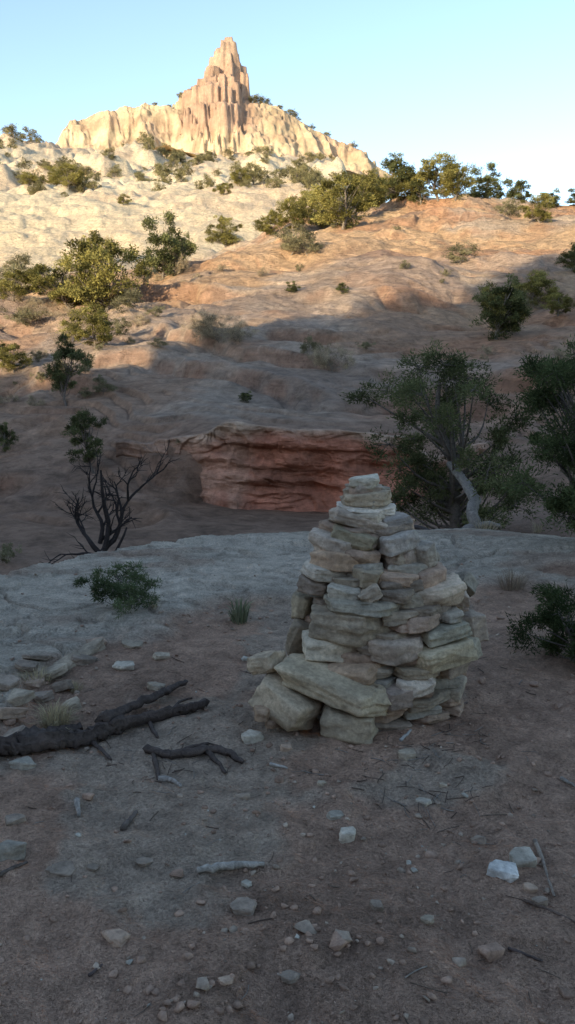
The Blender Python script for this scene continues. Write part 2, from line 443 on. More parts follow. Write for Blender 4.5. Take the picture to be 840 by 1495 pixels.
fx_ = [xat(p) for p, q in foot]; fz_ = [zat(q, Y0 - 26) for p, q in foot]
zc = np.interp(GX, cx, czv); zf = np.interp(GX, fx_, fz_) - 2
wx = GX + 3.5 * fbm(GX / 9., GY / 9., 90, 3) + .35 * (GY - Y0)
gul = .75 * np.abs(fbm(wx / 8., GY / 30., 91, 2)) * 2 + .2 * np.abs(fbm(wx / 3.5, GY / 10., 92, 2)) * 2 + .25 * vn(GX / 17., GX * 0, 93)
v = np.abs(GY - Y0 - 4 * fbm(GX / 15., GX * 0, 94, 3))
front = (GY < Y0)
rim = np.where(front, 7 + 6 * (1 - gul) + 3.0 * fbm(GX / 8., GY / 8., 95, 3), 9.0)
rim = np.maximum(rim, 1.5)
run = np.where(front, 15 + 6 * vn(GX / 11., GX * 0, 96), 16)
tt = np.clip((v - rim * .55) / run, 0, 1)
prof = (1 - tt ** 1.3) * .8 + .2 * (1 - ss(.15, .5, tt + .1 * fbm(GX / 6., GY / 6., 99, 2)))
top = zc - .035 * np.minimum(v, rim) ** 1.6
ZB = zf + (top - zf) * prof
ZB = ZB - (gul * 2.4) * (tt > 0) * (1 - tt) + fbm(GX / 4.5, GY / 4.5, 97, 4) * 2.2 * (tt > 0) + .7 * fbm(GX / 1.6, GY / 1.6, 98, 4)
kb = ZB / 3.2 + .6 * fbm(GX / 14., GY / 14., 107, 2); fr = kb - np.floor(kb)
ZB = ZB + (3.2 * (ss(.35, .75, fr) - fr)) * .25 * (tt > .05)
ZB = np.where(tt >= 1, np.minimum(ZB, zf - 3), ZB)
pill = [(334,53,1.2,0,11),(327,59,1.2,1,11),(341,63,1.2,-1,13),(321,72,1.5,0,11),(332,64,2.3,0,12),(343,78,1.4,-1,14),(346,90,1.4,-1,14),(352,96,1.5,1,14),(314,84,1.6,0,11),(306,98,2.0,-1,10),
        (331,80,4.0,0,13),(355,106,1.6,-2,16),(298,114,2.2,0,9),(331,102,6.0,0,13),(327,118,8.4,-1,11),(351,118,2.8,-1,16),(289,126,2.4,0,8),(279,133,2.6,1,7),(269,139,2.6,0,8),(263,149,2.2,0,8),
        (310,133,11.5,-1,9),(341,136,6,-2,11),(352,150,3,-5,7),(300,156,7,-8,4),(330,154,8,-9,4),(318,98,1.8,-5,10),(338,92,1.6,-5,12),(325,108,2.0,-8,9),(346,122,1.8,-8,10),(309,122,2.0,-9,8),(334,126,2.2,-11,8),(292,142,2.4,-10,6),
        (368,152,3,-4,1.8),(398,159,3,-5,1.8),(533,222,1.0,-6,6),(509,210,1.2,-4,3),(543,236,.8,-6,6),(440,180,2,-3,2)]
dn = 1.6 * fbm(GX / 3.6, GY / 3.6, 101, 4) + .9 * vn(GX / 1.3, GY / 1.3, 102)
for px, py, rr, dy, slp in pill:
    d = np.hypot(GX - xat(px, py), (GY - (Y0 + dy)) * .9) + dn * (.5 + .14 * rr)
    e = np.maximum(0, d - rr * .9)
    h = zat(py, Y0 + dy) - e * slp * .9 - .2 * np.minimum(d, rr) ** 2 / max(rr, 1)
    st = 2.6 + (px % 7) * .4
    kk = h / st + .8 * fbm(GX / 4., GY / 4., 103 + int(px), 2); f2 = kk - np.floor(kk)
    h = h + st * (ss(.25, .8, f2) - f2) * .4
    ZB = np.where((h > ZB) & (h > zf - 1), h, ZB)
nby, nbx = GX.shape
Vb = np.stack([GX.ravel(), GY.ravel(), ZB.ravel()], 1)
hz = ZB.ravel(); gxr = GX.ravel()
pinkm = ss(xat(258), xat(275), gxr) * (1 - ss(xat(360), xat(400), gxr)) * ss(zat(225), zat(195), hz)
yel = np.array([.46, .37, .245]); pk = np.array([.33, .225, .165]); wh = np.array([.42, .34, .26])
band = ss(-.2, .5, fbm(gxr / 25., hz / 4., 105, 4))[:, None]
cb = yel * (1 - .6 * band) + np.array([.38, .255, .175]) * .6 * band
cb = cb * (1 - pinkm[:, None] * .95) + pk * pinkm[:, None] * .95
tipm = (ss(zat(100), zat(70), hz) * .3)[:, None]
cb = cb * (1 - tipm) + wh * tipm
butte = make_mesh('sandstone_butte_with_spire', Vb, [(grid_faces(nby, nbx), 0)], [m_cliff], cb, False)

# ------------------------------------------------------------------ rocks
def finish_stone(bm, seed, bev, sub, rough):
    res = bmesh.ops.convex_hull(bm, input=bm.verts)
    bmesh.ops.delete(bm, geom=[g for g in set(res['geom_interior'] + res['geom_unused']) if isinstance(g, bmesh.types.BMVert)], context='VERTS')
    bmesh.ops.dissolve_limit(bm, angle_limit=rad(10), verts=bm.verts, edges=bm.edges)
    if bev: bmesh.ops.bevel(bm, geom=bm.edges[:] , offset=bev, segments=1, affect='EDGES', profile=.6)
    bmesh.ops.triangulate(bm, faces=bm.faces)
    for _ in range(sub):
        le = [e for e in bm.edges if e.calc_length() > .07]
        bmesh.ops.subdivide_edges(bm, edges=le, cuts=1)
        bmesh.ops.triangulate(bm, faces=bm.faces)
    bm.normal_update()
    if rough:
        off = Vector((seed * 3.7 % 91, seed * 1.3 % 57, 0))
        for vv in bm.verts:
            k = mn.fractal(vv.co * 3.5 + off, .9, 2.0, 4) * rough * 2.0
            ch = max(0, mn.noise(vv.co * 6 + off) - .25) * rough * -3.0
            lay = math.copysign(1, math.sin(vv.co.z * 9 + 3 * mn.noise(vv.co * 2 + off))) * rough * .5
            vv.co += vv.normal * (k + ch + lay * (1 - abs(vv.normal.z)))
    bm.verts.index_update(); bm.faces.ensure_lookup_table()
    V = np.array([v.co[:] for v in bm.verts]); F = np.array([[v.index for v in f.verts] for f in bm.faces])
    bm.free()
    mn_, mx_ = V.min(0), V.max(0)
    return (V - (mn_ + mx_) / 2) / (mx_ - mn_), F
def hull_stone(seed, n=20, box=.45, bev=.04, sub=2, rough=.02):
    rg = random.Random(seed); bm = bmesh.new()
    for _ in range(n):
        g = Vector((rg.gauss(0, 1), rg.gauss(0, 1), rg.gauss(0, 1))).normalized()
        bm.verts.new([math.copysign(abs(c) ** box, c) * .5 for c in g])
    return finish_stone(bm, seed, bev, sub, rough)
def slab_stone(seed):
    """broken bedding-plane slab: irregular polygon plan, near-flat top and bottom, canted sides"""
    rg = random.Random(seed); bm = bmesh.new()
    n = rg.randint(5, 8); a0 = rg.uniform(0, 6.28)
    for k in range(n):
        a = a0 + (k + rg.uniform(-.35, .35)) * 2 * math.pi / n
        cx_, cy_ = math.cos(a), math.sin(a)
        q = 1 / max(abs(cx_), abs(cy_)) ** .6
        R1 = .5 * q * rg.uniform(.82, 1.05); R2 = R1 * rg.uniform(.76, 1.0)
        if rg.random() < .5: R1, R2 = R2, R1
        bm.verts.new((cx_ * R1, cy_ * R1, .5 + rg.uniform(-.22, 0)))
        bm.verts.new((cx_ * R2, cy_ * R2, -.5 + rg.uniform(0, .22)))
        if rg.random() < .5: 
            R3 = max(R1, R2) * rg.uniform(1.0, 1.1); bm.verts.new((cx_ * R3, cy_ * R3, rg.uniform(-.25, .25)))
    return finish_stone(bm, seed, .02, 3, .014)
STONES = [slab_stone(s) for s in range(34)]
PEBS = [hull_stone(100 + s, 14, .8, 0, 0, 0) for s in range(12)]
MEDS = [hull_stone(200 + s, 14, .6, .02, 1, .015) for s in range(12)]

def rot(V, rx, ry, rz):
    M = np.array((Matrix.Rotation(rz, 3, 'Z') @ Matrix.Rotation(ry, 3, 'Y') @ Matrix.Rotation(rx, 3, 'X')))
    return V @ M.T

T, L, G, P_, D = (.41,.33,.24), (.50,.43,.335), (.36,.315,.25), (.42,.295,.21), (.29,.225,.17)
elev = [
 (510,552,693,712,-4,L),(506,560,706,724,5,T),(503,573,718,743,-3,T),(497,577,738,757,2,L),(480,571,744,783,16,T),(484,551,768,802,12,T),
 (552,602,752,778,-6,G),(550,604,773,808,-10,G),(455,533,778,817,8,T),(462,538,800,832,5,P_),(556,623,788,832,-14,T),(598,632,786,834,-20,G),
 (443,513,819,849,10,L),(510,556,822,850,3,T),(436,482,840,872,12,D),(478,528,845,871,8,G),(522,552,842,871,-30,T),(549,603,830,852,4,P_),(549,600,850,869,2,D),
 (596,652,826,862,-6,P_),(474,588,864,894,2,G),(594,682,846,886,-5,T),(592,640,876,892,-4,D),(456,588,882,937,3,T),(428,460,872,924,10,T),
 (584,638,886,913,-8,P_),(634,670,886,908,-6,G),(662,692,864,892,-10,T),(682,714,850,908,50,G),(445,531,924,972,4,L),(529,617,917,964,-7,T),
 (608,682,903,934,-4,G),(591,683,932,977,-6,T),(678,716,902,958,-12,T),(422,462,914,980,20,D),(464,588,962,1000,-3,P_),(574,640,970,990,2,D),(577,639,980,1020,-8,L),
 (414,576,966,1032,14,T),(372,467,990,1066,24,T),(361,416,956,1000,-14,T),(467,552,1028,1086,2,T),(638,690,958,994,-6,D),(371,402,1030,1050,0,P_),(655,712,940,985,-8,G),
 (392,412,1052,1066,0,P_),(552,600,998,1030,0,D),
]
def zc_of(py): return float(np.interp(py, [687, 901, 1076], [1.17, .5, 0]))
def dep(z): return float(np.interp(z, [0, .5, 1.17], [3.9, 4.04, 4.22]))
def ax(z): return float(np.interp(z, [0, .5, .8, 1.17], [.44, .48, .41, .37]))
def rad_c(z): return float(np.interp(z, [0, .15, .5, .8, .9, 1.0, 1.17], [.50, .49, .45, .30, .22, .12, .07]))
YC = 4.2
rg = random.Random(5)
cairn = Acc()
for k, (x0, x1, y0, y1, tl, tone) in enumerate(elev):
    zt, zb = zc_of(y0), zc_of(y1); zm = (zt + zb) / 2
    dd = dep(zm); cxm = ((x0 + x1) / 2 - 420) / FP * dd; w = (x1 - x0) / FP * dd
    h = (zt - zb)
    th = rad(tl)
    hh = max(.03, (h - abs(math.sin(th)) * w * .55)) if abs(tl) < 45 else .07
    ww = w if abs(tl) < 45 else h * .95
    rr = rad_c(zm); off = cxm - ax(zm)
    q = max(0, rr * rr - off * off) ** .5 if abs(off) < rr else 0
    yfront = YC - q + rg.uniform(-.04, .03)
    if k in (38,): yfront = 3.66
    if k in (39,): yfront = 3.68
    if k in (40,): yfront = 3.85
    if k in (41,): yfront = 3.62
    if k in (43, 45): yfront = 3.7
    depth = min(max(.16, w * rg.uniform(.8, 1.1)), .38)
    V, F = STONES[(k * 7 + 3) % len(STONES)]
    V = V.copy()
    if rg.random() < .5: V[:, 0] *= -1; F = F[:, ::-1]
    V = V * np.array([ww * rg.uniform(1.02, 1.12), depth, hh * 1.06])
    ang = math.atan2(off, rr) * .9 + rg.uniform(-.3, .3)
    V = rot(V, rg.uniform(-.1, .08), th + rg.uniform(-.03, .03), ang * (.8 if abs(off) > .1 else .4))
    V = V + np.array([cxm, yfront + depth * .40, zm])
    tn = np.array(tone) * rg.uniform(.80, 1.18) * np.array([1, rg.uniform(.97, 1.02), rg.uniform(.90, 1.05)])
    cairn.add(V, F, 0, tn)
z = .0; k = 0
while z < 1.06:
    rr = rad_c(z); hstep = rg.uniform(.04, .07)
    for ringf in (.94, .5):
        R = max(.03, rr * ringf - .10)
        n = max(2, int(2 * math.pi * R / .2))
        a0_ = rg.uniform(0, 6.28)
        for q in range(n):
            a = a0_ + q * 2 * math.pi / n
            V, F = STONES[(k * 5 + 1) % len(STONES)]; k += 1
            V = V * np.array([rg.uniform(.18, .3) * min(1, rr / .25 + .2), rg.uniform(.16, .22) * min(1, rr / .25 + .2), hstep * 1.25])
            V = rot(V, rg.uniform(-.08, .08), rg.uniform(-.1, .1), a + math.pi / 2)
            V = V + np.array([ax(z) + R * math.cos(a), YC + R * math.sin(a), z + hstep / 2])
            cairn.add(V, F, 0, np.array(rg.choice([T, G, D, P_])) * rg.uniform(.75, .95))
    z += hstep
cairn.build('rock_cairn', [m_stone])

rocks = [(508,1232,28,30,L),(735,1286,50,28,(.55,.52,.47)),(766,1270,40,30,G),(776,1308,22,16,P_),(790,1326,24,18,D),(595,1112,26,22,T),(367,1090,38,26,L),
 (550,1333,26,18,D),(625,1356,22,16,T),(620,1180,26,12,L),(490,1200,28,14,G),(418,1101,20,17,P_),(14,1258,44,40,G),(165,1385,46,22,P_),(226,1010,30,14,T),
 (235,966,28,16,T),(180,982,38,16,L),(192,947,38,10,T),(356,1340,42,24,D),(90,1280,40,12,D),(210,1270,30,12,D),(590,1022,24,14,D),
 (30,1125,40,18,G),(135,1278,20,12,D),(420,1440,40,16,D),(330,1440,26,12,P_),(470,1150,14,10,T),(648,1152,12,9,T),(20,1205,30,14,D),(75,1280,20,12,D),(360,1298,18,12,G)]
for k, (px, py, w, h, tone) in enumerate(rocks):
    p = sight(px, py - 2); dd = p.length
    ws = w / FP * dd * 1.0; hs = max(h / FP * dd * .7, .012)
    V, F = STONES[(k * 3) % len(STONES)]
    A = Acc()
    V = rot(V * np.array([ws, ws * rg.uniform(.7, .95), hs]), rg.uniform(-.15, .15), rg.uniform(-.15, .15), rg.uniform(-.6, .6))
    A.add(V + np.array([p.x, p.y + ws * .3, p.z + hs * .22]), F, 0, np.array(tone) * rg.uniform(.8, 1.05))
    A.build('loose_rock', [m_stone])
pile = [(132,955,44,24,T),(100,972,40,20,T),(75,985,44,18,T),(122,968,36,18,D),(50,1000,44,20,P_),(90,1005,38,20,D),(25,1022,40,20,T),(60,1020,40,18,D),(105,1035,26,24,T),
        (12,1045,44,22,P_),(20,1075,40,16,D),(85,1050,30,16,P_),(40,975,34,12,D),(140,940,30,12,P_),(5,1000,40,18,D),(55,962,40,10,D)]
A = Acc()
for k, (px, py, w, h, tone) in enumerate(pile):
    p = sight(px, py); dd = p.length
    ws = w / FP * dd * 1.1; hs = h / FP * dd * .8
    V, F = STONES[(k * 5 + 2) % len(STONES)]
    V = rot(V * np.array([ws, ws * .8, hs]), rg.uniform(-.2, .2), rg.uniform(-.4, .3), rg.uniform(-.9, .9))
    A.add(V + np.array([p.x, p.y, p.z + hs * .15]), F, 0, np.array(tone) * rg.uniform(.75, 1.0))
A.build('rock_rubble', [m_stone])

nr_ = np.random.RandomState(3)
A = Acc()
n = 6500
r = 1.3 + 6.2 * nr_.rand(n) ** 1.2; a = nr_.uniform(-.5, .5, n)
x = r * np.sin(a); y = r * np.cos(a)
zt, St, Lt, _, _, _ = terrain(x, y, True)
dens = fbm(x * 1.5, y * 1.5, 201, 3)
for k in range(n):
    if dens[k] < nr_.uniform(-.6, .35): continue
    if Lt[k] > .5 and nr_.rand() < .8: continue
    s = .004 + .018 * nr_.rand() ** 3 + (.025 if nr_.rand() < .012 else 0)
    V, F = (PEBS if s < .03 else MEDS)[k % 12]
    V = rot(V * np.array([s * 1.5, s * 1.2, s * .8]), *nr_.uniform(-.4, .4, 2), nr_.uniform(0, 6))
    t = nr_.rand()
    c = np.array([.37, .245, .175]) if t < .78 else (np.array([.39, .30, .225]) if t < .98 else np.array([.44, .40, .33]))
    A.add(V + np.array([x[k], y[k], zt[k] + s * .18]), F, 0, c * nr_.uniform(.7, 1.05))
A.build('ground_pebbles', [m_stone])

A = Acc()
for k in range(230):
    r0 = 1.5 + 4.5 * nr_.rand(); a0_ = nr_.uniform(-.42, .42)
    if k < 140:
        c0 = [(640, 1100), (600, 1060), (250, 1120), (640, 1190), (560, 1125)][k % 5]
        p = sight(c0[0] + nr_.normal() * 40, c0[1] + nr_.normal() * 22); x0, y0 = p.x, p.y
    else: x0, y0 = r0 * math.sin(a0_), r0 * math.cos(a0_)
    L_ = nr_.uniform(.03, .10); th = nr_.uniform(0, math.pi)
    pts = [(x0, y0), (x0 + math.cos(th) * L_ * .5 + nr_.normal() * .008, y0 + math.sin(th) * L_ * .5), (x0 + math.cos(th) * L_, y0 + math.sin(th) * L_)]
    P3 = [(u, w, gz(u, w) + .003) for u, w in pts]
    V, F = tube(spline(P3, 5), np.full(5, nr_.uniform(.001, .0025)), 4)
    A.add(V, F, 0, [(.12, .085, .065), (.28, .24, .2), (.16, .12, .09)][k % 3])
A.build('twig_litter', [m_bark])

# ------------------------------------------------------------------ dead wood
def ground_tube(acc, pts, rpx, col, sides=9, n=24, lift=.8, rough=.18, seed=0, taper=None):
    P3 = []
    for px, py in pts:
        p = sight(px, py); P3.append((p.x, p.y, p.z))
    dist = np.linalg.norm(P3[0]); R0 = rpx / FP * dist
    P = spline(P3, n)
    rs = np.random.RandomState(seed)
    tp = np.linspace(1, .55, n) if taper is None else np.interp(np.linspace(0, 1, n), np.linspace(0, 1, len(taper)), taper)
    R = R0 * tp * (1 + .12 * rs.uniform(-1, 1, n))
    P[:, 2] = [gz(q[0], q[1]) for q in P] + R * lift
    P[:, 2] = np.convolve(np.pad(P[:, 2], 2, mode='edge'), np.ones(5) / 5, 'valid')
    P += rs.normal(0, R0 * .12, P.shape)
    P = np.vstack([P[0] , P, P[-1]]); R = np.concatenate([[R[0] * .15], R, [R[-1] * .15]])
    P[0] -= (P[2] - P[1]) * .1; P[-1] += (P[-2] - P[-3]) * .1
    V, F = tube(P, R, sides, rough, seed); acc.add(V, F, 0, col)
bk = (.10, .076, .064)
A = Acc()
ground_tube(A, [(-60,1108),(0,1104),(60,1098),(130,1088),(175,1068)], 14, bk, 16, 44, .8, .3, 1, [1, 1, 1.05, .9, 1])
ground_tube(A, [(165,1075),(195,1062),(240,1050),(275,1042),(304,1034)], 11, bk, 13, 28, 1.2, .3, 2, [1.1, .8, .8, .75, .6])
ground_tube(A, [(150,1076),(185,1048),(215,1034),(240,1022),(272,1004)], 9, bk, 12, 28, 2.2, .3, 3, [1.2, .9, .8, .7, .5])
ground_tube(A, [(30,1095),(70,1080),(120,1068)], 9, bk, 9, 16, 1.6, .3, 4)
ground_tube(A, [(215,1048),(222,1066),(230,1080)], 4, bk, 6, 8, .8, .2, 5)
ground_tube(A, [(60,1098),(75,1070),(84,1052)], 4, bk, 6, 10, 4, .3, 55)
ground_tube(A, [(130,1085),(150,1100),(162,1112)], 4, bk, 6, 10, 1, .3, 56)
ground_tube(A, [(250,1048),(262,1034),(280,1026)], 3, bk, 6, 10, 4, .3, 57)
A.build('fallen_juniper_branch', [m_bark], True)
A = Acc()
ground_tube(A, [(214,1100),(245,1108),(275,1108),(300,1100),(335,1104),(354,1118)], 6, bk, 8, 22, .9, .35, 6, [1, 1, 1.3, 1, .9, .6])
ground_tube(A, [(222,1100),(228,1120),(232,1140)], 4, bk, 7, 8, .8, .35, 7)
ground_tube(A, [(305,1104),(322,1118),(330,1132)], 4.5, bk, 7, 8, .8, .35, 8)
ground_tube(A, [(260,1106),(280,1094),(305,1090)], 4, bk, 7, 8, 1.2, .35, 88)
ground_tube(A, [(325,1104),(318,1092),(300,1088)], 3, bk, 7, 8, 1.5, .35, 89)
ground_tube(A, [(232,1140),(250,1142),(266,1152)], 5, (.36,.32,.28), 7, 8, .8, .3, 9)
A.build('gnarled_root', [m_bark], True)
A = Acc(); ground_tube(A, [(288,1280),(320,1276),(350,1272),(386,1268)], 7, (.38,.34,.29), 8, 14, .8, .15, 10, [.9, 1.1, 1, .6]); A.build('driftwood_stick', [m_bark], True)
for s_, (pts, w, c) in enumerate([([(782,1232),(793,1262),(800,1285),(809,1312)], 3.5, (.30,.24,.19)), ([(765,1318),(800,1330),(850,1354)], 3, (.14,.10,.08)), ([(742,1390),(765,1396),(792,1406)], 3, (.12,.09,.08)),
     ([(113,1175),(116,1195)], 5, (.32,.28,.24)), ([(180,1215),(200,1188)], 5, (.15,.12,.1)), ([(820,1140),(845,1152)], 3, (.3,.26,.22)), ([(655,1046),(682,1028)], 3, (.15,.11,.09)), ([(130,1432),(150,1412)], 3, (.12,.09,.08)),
     ([(0,1282),(22,1270),(40,1262)], 3.5, (.14,.11,.09)), ([(585,1085),(600,1068)], 3, (.42,.40,.37)), ([(395,1118),(420,1125)], 3, (.42,.38,.33))]):
    A = Acc(); ground_tube(A, pts, w, c, 6, 8, .8, .12, 20 + s_); A.build('dry_stick', [m_bark], True)

def dead_branch(acc, p, d, L_, r0, depth, rs, col, kink=.35, nch=3):
    n = 8; P = [p.copy()]; dd = d / np.linalg.norm(d); D0 = dd.copy()
    for _ in range(n - 1):
        dd = dd + rs.normal(0, kink * .5, 3) + .25 * (D0 - dd); dd /= np.linalg.norm(dd)
        P.append(P[-1] + dd * L_ / (n - 1))
    P = np.array(P); R = np.linspace(r0, r0 * .35, n)
    V, F = tube(P, R, 7 if depth > 2 else 5, .12, rs.randint(999)); acc.add(V, F, 0, col)
    if depth == 0: return
    for c in range(nch):
        k = rs.randint(2, n); nd_ = D0 + rs.normal(0, .6, 3); nd_[2] += .2; nd_ /= np.linalg.norm(nd_)
        dead_branch(acc, P[k], nd_, L_ * rs.uniform(.45, .7), r0 * .5, depth - 1, rs, col, kink, nch)
A = Acc(); rs = np.random.RandomState(12); b = at(136, 9.3); b = np.array(b[:])
dk = (.045, .036, .034)
b[2] -= .05
dead_branch(A, b, np.array([.08, 0, 1.]), 1.1, .06, 1, rs, dk, .2, 2)
dead_branch(A, b + np.array([.06, 0, .75]), np.array([.35, 0, .85]), .65, .035, 3, rs, dk, .3, 4)
dead_branch(A, b + np.array([.06, 0, .9]), np.array([.85, 0, .45]), .40, .022, 2, rs, dk, .3, 4)
dead_branch(A, b + np.array([.02, 0, .75]), np.array([-.5, .1, .7]), .52, .028, 3, rs, dk, .3, 4)
dead_branch(A, b + np.array([.04, 0, .85]), np.array([.05, -.1, 1]), .6, .028, 3, rs, dk, .3, 4)
dead_branch(A, b + np.array([.02, 0, .72]), np.array([-.9, -.1, .05]), .40, .018, 2, rs, dk, .3, 4)
A.build('dead_juniper_snag', [m_bark], True)

# ------------------------------------------------------------------ living trees
def tree_mesh(name, seed, H, W, ncl, nlf, ll, lw, tr, base=.15, green=(.055, .075, .03), tip=(.10, .11, .04), shape=1.0, lean=0, bark=(.15, .12, .10), clr=.16, spread=.6, sides=7):
    rs = np.random.RandomState(seed); A = Acc()
    tz = np.linspace(0, .82 * H, 8)
    tx = np.cumsum(rs.normal(0, .05 * W, 8)) + lean * tz; ty = np.cumsum(rs.normal(0, .04 * W, 8))
    tx -= tx[0]; ty -= ty[0]
    Pt = np.stack([tx, ty, tz - .04 * H], 1)
    V, F = tube(spline(Pt, 14), np.linspace(tr, tr * .2, 14), 9, .15, seed); A.add(V, F, 0, bark)
    for k in range(ncl):
        for _ in range(30):
            q = rs.uniform(-1, 1, 3); l = np.linalg.norm(q)
            if .35 < l < 1: break
        zf = (q[2] + 1) / 2
        wid = (1 - .55 * zf ** 1.5 * shape) * (1 + .3 * rs.uniform(-1, 1))
        c = np.array([q[0] * W / 2 * wid, q[1] * W / 2 * wid, (base + (1 - base) * zf * .95) * H])
        hz_ = max(.04 * H, c[2] * rs.uniform(.35, .75)); hz_ = min(hz_, tz[-1])
        s0 = np.array([np.interp(hz_, tz, tx), np.interp(hz_, tz, ty), hz_ - .04 * H])
        mid = (s0 + c) / 2 + np.array([0, 0, -.04 * H]) + rs.normal(0, .03 * W, 3)
        c = c + np.array([np.interp(c[2], tz, tx), np.interp(c[2], tz, ty), 0]) * .8
        V, F = tube(spline([s0, mid, c], 7), np.linspace(tr * .3, tr * .06, 7), 5, .1, k); A.add(V, F, 0, bark)
        cr = clr * W * rs.uniform(.65, 1.35)
        nsub = 7; tone = rs.uniform(.55, 1.4)
        sub = rs.normal(0, 1, (nsub, 3)); sub /= np.linalg.norm(sub, axis=1)[:, None]; sub *= cr * rs.uniform(.3, 1.05, (nsub, 1)); sub[:, 2] *= .7
        for s1 in sub:
            if sides > 5:
                V, F = tube(np.array([c, c + s1 * .6 , c + s1]), np.array([tr * .07, tr * .05, tr * .03]), 4); A.add(V, F, 0, bark)
        si = rs.randint(0, nsub, nlf)
        cen = c + sub[si] + rs.normal(0, cr * .25, (nlf, 3)) * np.array([1, 1, .75])
        outw = cen - c; outw /= np.linalg.norm(outw, axis=1)[:, None] + 1e-6
        d = outw * .8 + rs.normal(0, spread, (nlf, 3)) + np.array([0, 0, .25]); d /= np.linalg.norm(d, axis=1)[:, None]
        sd = np.cross(d, rs.normal(0, 1, (nlf, 3))); sd /= np.linalg.norm(sd, axis=1)[:, None] + 1e-6
        Ls = ll * rs.uniform(.6, 1.3, (nlf, 1)); Ws = lw * rs.uniform(.7, 1.2, (nlf, 1))
        V = np.stack([cen - sd * Ws / 2, cen + sd * Ws / 2, cen + d * Ls], 1).reshape(-1, 3)
        mixt = np.clip(rs.uniform(0, 1, nlf) * .8 + .25 * (tone - .9), 0, 1)[:, None]
        col = (np.array(green) * (1 - mixt) + np.array(tip) * mixt) * tone * rs.uniform(.75, 1.25, (nlf, 1))
        A.add(V, np.arange(nlf * 3).reshape(-1, 3), 1, np.repeat(col, 3, 0))
    return A.build(name, [m_bark, m_leaf], [0], link=False)

def put(name, me, p, s=1.0, rz=0.0, sx=1.0, parent=None):
    ob = bpy.data.objects.new(name, me); scene.collection.objects.link(ob)
    ob.location = p; ob.scale = (s * sx, s * sx, s); ob.rotation_euler = (0, 0, rz)
    if parent: ob.parent = parent
    return ob

dkg, dkt = (.08, .092, .042), (.17, .175, .078)
me = tree_mesh('pinyon_foliage', 4, 2.75, 2.2, 62, 520, .05, .018, .085, .08, dkg, dkt, .5, -.02, (.15, .125, .105), .105)
put('pinyon_pine_tree', me, at(668, 11.0) + Vector((0, 0, -.05)))
me = tree_mesh('pinyon_foliage_side', 9, 2.0, 1.35, 48, 560, .045, .014, .06, .10, (.06, .08, .035), (.12, .14, .06), .6, 0, (.12, .10, .085), .125)
put('pinyon_pine_tree', me, at(868, 8.6))
me = tree_mesh('low_juniper_foliage', 14, .42, .62, 26, 500, .03, .008, .02, .05, (.05, .07, .03), (.10, .12, .05), .3, 0, (.2, .17, .15), .16)
put('juniper_bush', me, sight(838, 968))
me = tree_mesh('small_juniper_foliage', 15, .33, .62, 24, 260, .026, .008, .012, .08, (.07, .095, .045), (.14, .16, .08), .5, 0, (.2, .17, .15), .10)
put('juniper_bush', me, sight(190, 888))
me = tree_mesh('young_pinyon_foliage', 16, 1.35, .95, 26, 320, .05, .018, .04, .2, dkg, dkt, .8, 0, (.16, .13, .11), .14)
put('young_pinyon_tree', me, sight(138, 692), 1.1)
me = tree_mesh('young_pinyon_foliage2', 17, 2.1, 1.3, 26, 320, .08, .026, .05, .1, dkg, dkt, .6, 0, (.16, .13, .11), .14)
put('young_pinyon_tree', me, sight(98, 592))

jv = [tree_mesh('juniper_%d' % k, 30 + k, 1.0, 1.15, 40, 300, .035, .022, .03, .06, (.15, .145, .05), (.32, .28, .09), .45, rad(rg.uniform(-4, 4)), (.2, .17, .14), .12, sides=5) for k in range(5)]
dv = [tree_mesh('dark_juniper_%d' % k, 40 + k, 1.0, .85, 36, 280, .035, .022, .03, .06, (.08, .095, .042), (.17, .17, .07), .6, 0, (.2, .17, .14), .14, sides=5) for k in range(3)]
fv = [tree_mesh('far_juniper_%d' % k, 50 + k, 1.0, 1.3, 18, 90, .08, .05, .03, .02, (.16, .15, .08), (.27, .24, .12), .4, 0, (.2, .17, .14), .17, sides=5) for k in range(4)]
sv = [tree_mesh('dry_shrub_%d' % k, 60 + k, 1.0, 1.9, 26, 170, .12, .014, .02, .05, (.26, .21, .14), (.46, .38, .25), .2, 0, (.25, .21, .17), .13, .5, sides=5) for k in range(3)]
gvv = [tree_mesh('sage_shrub_%d' % k, 70 + k, 1.0, 1.5, 22, 150, .08, .03, .02, .05, (.17, .16, .09), (.30, .27, .16), .2, 0, (.22, .19, .15), .14, .5, sides=5) for k in range(3)]

def hgt(p, px_h): return px_h / FP * math.hypot(p.x, p.y)
mids = [
 (150,458,106,jv[0],1.0),(104,452,62,jv[3],1.2),(236,410,86,dv[0],.9),(268,385,44,dv[2],.9),(140,508,58,jv[1],1.1),(22,546,44,jv[2],1.1),(330,362,40,jv[3],1.2),
 (428,338,46,jv[1],1.0),(455,325,42,jv[4],1.1),(500,335,76,jv[0],1.1),(520,318,54,jv[2],1.1),(570,298,60,dv[1],1.1),(592,296,46,jv[2],1.0),(640,302,58,jv[4],1.15),(665,300,46,jv[0],1.),
 (694,272,48,dv[0],1.25),(748,276,38,dv[1],1.2),(785,278,31,dv[2],1.3),(825,284,24,dv[0],1.6),(790,326,36,jv[3],1.1),(725,496,86,dv[2],1.0),(740,490,70,jv[2],.8),(778,450,48,jv[4],1.2),(815,465,30,jv[1],1.3),
 (20,440,42,jv[2],1.3),(62,430,38,dv[1],1.2),(425,430,16,dv[0],1.4),(500,430,16,dv[1],1.4),(360,588,17,dv[2],1.5),(6,660,40,dv[1],.8),(845,400,40,dv[1],1.2),
 (545,300,42,jv[3],1.1),(615,298,38,dv[2],1.1),(395,345,30,jv[1],1.3),(470,335,50,jv[3],1.1),(100,275,30,jv[1],1.3),(82,272,24,jv[3],1.3),(325,285,18,jv[2],1.3),(42,274,18,jv[4],1.3),(350,272,22,jv[0],1.2),(180,300,14,jv[1],1.3)]
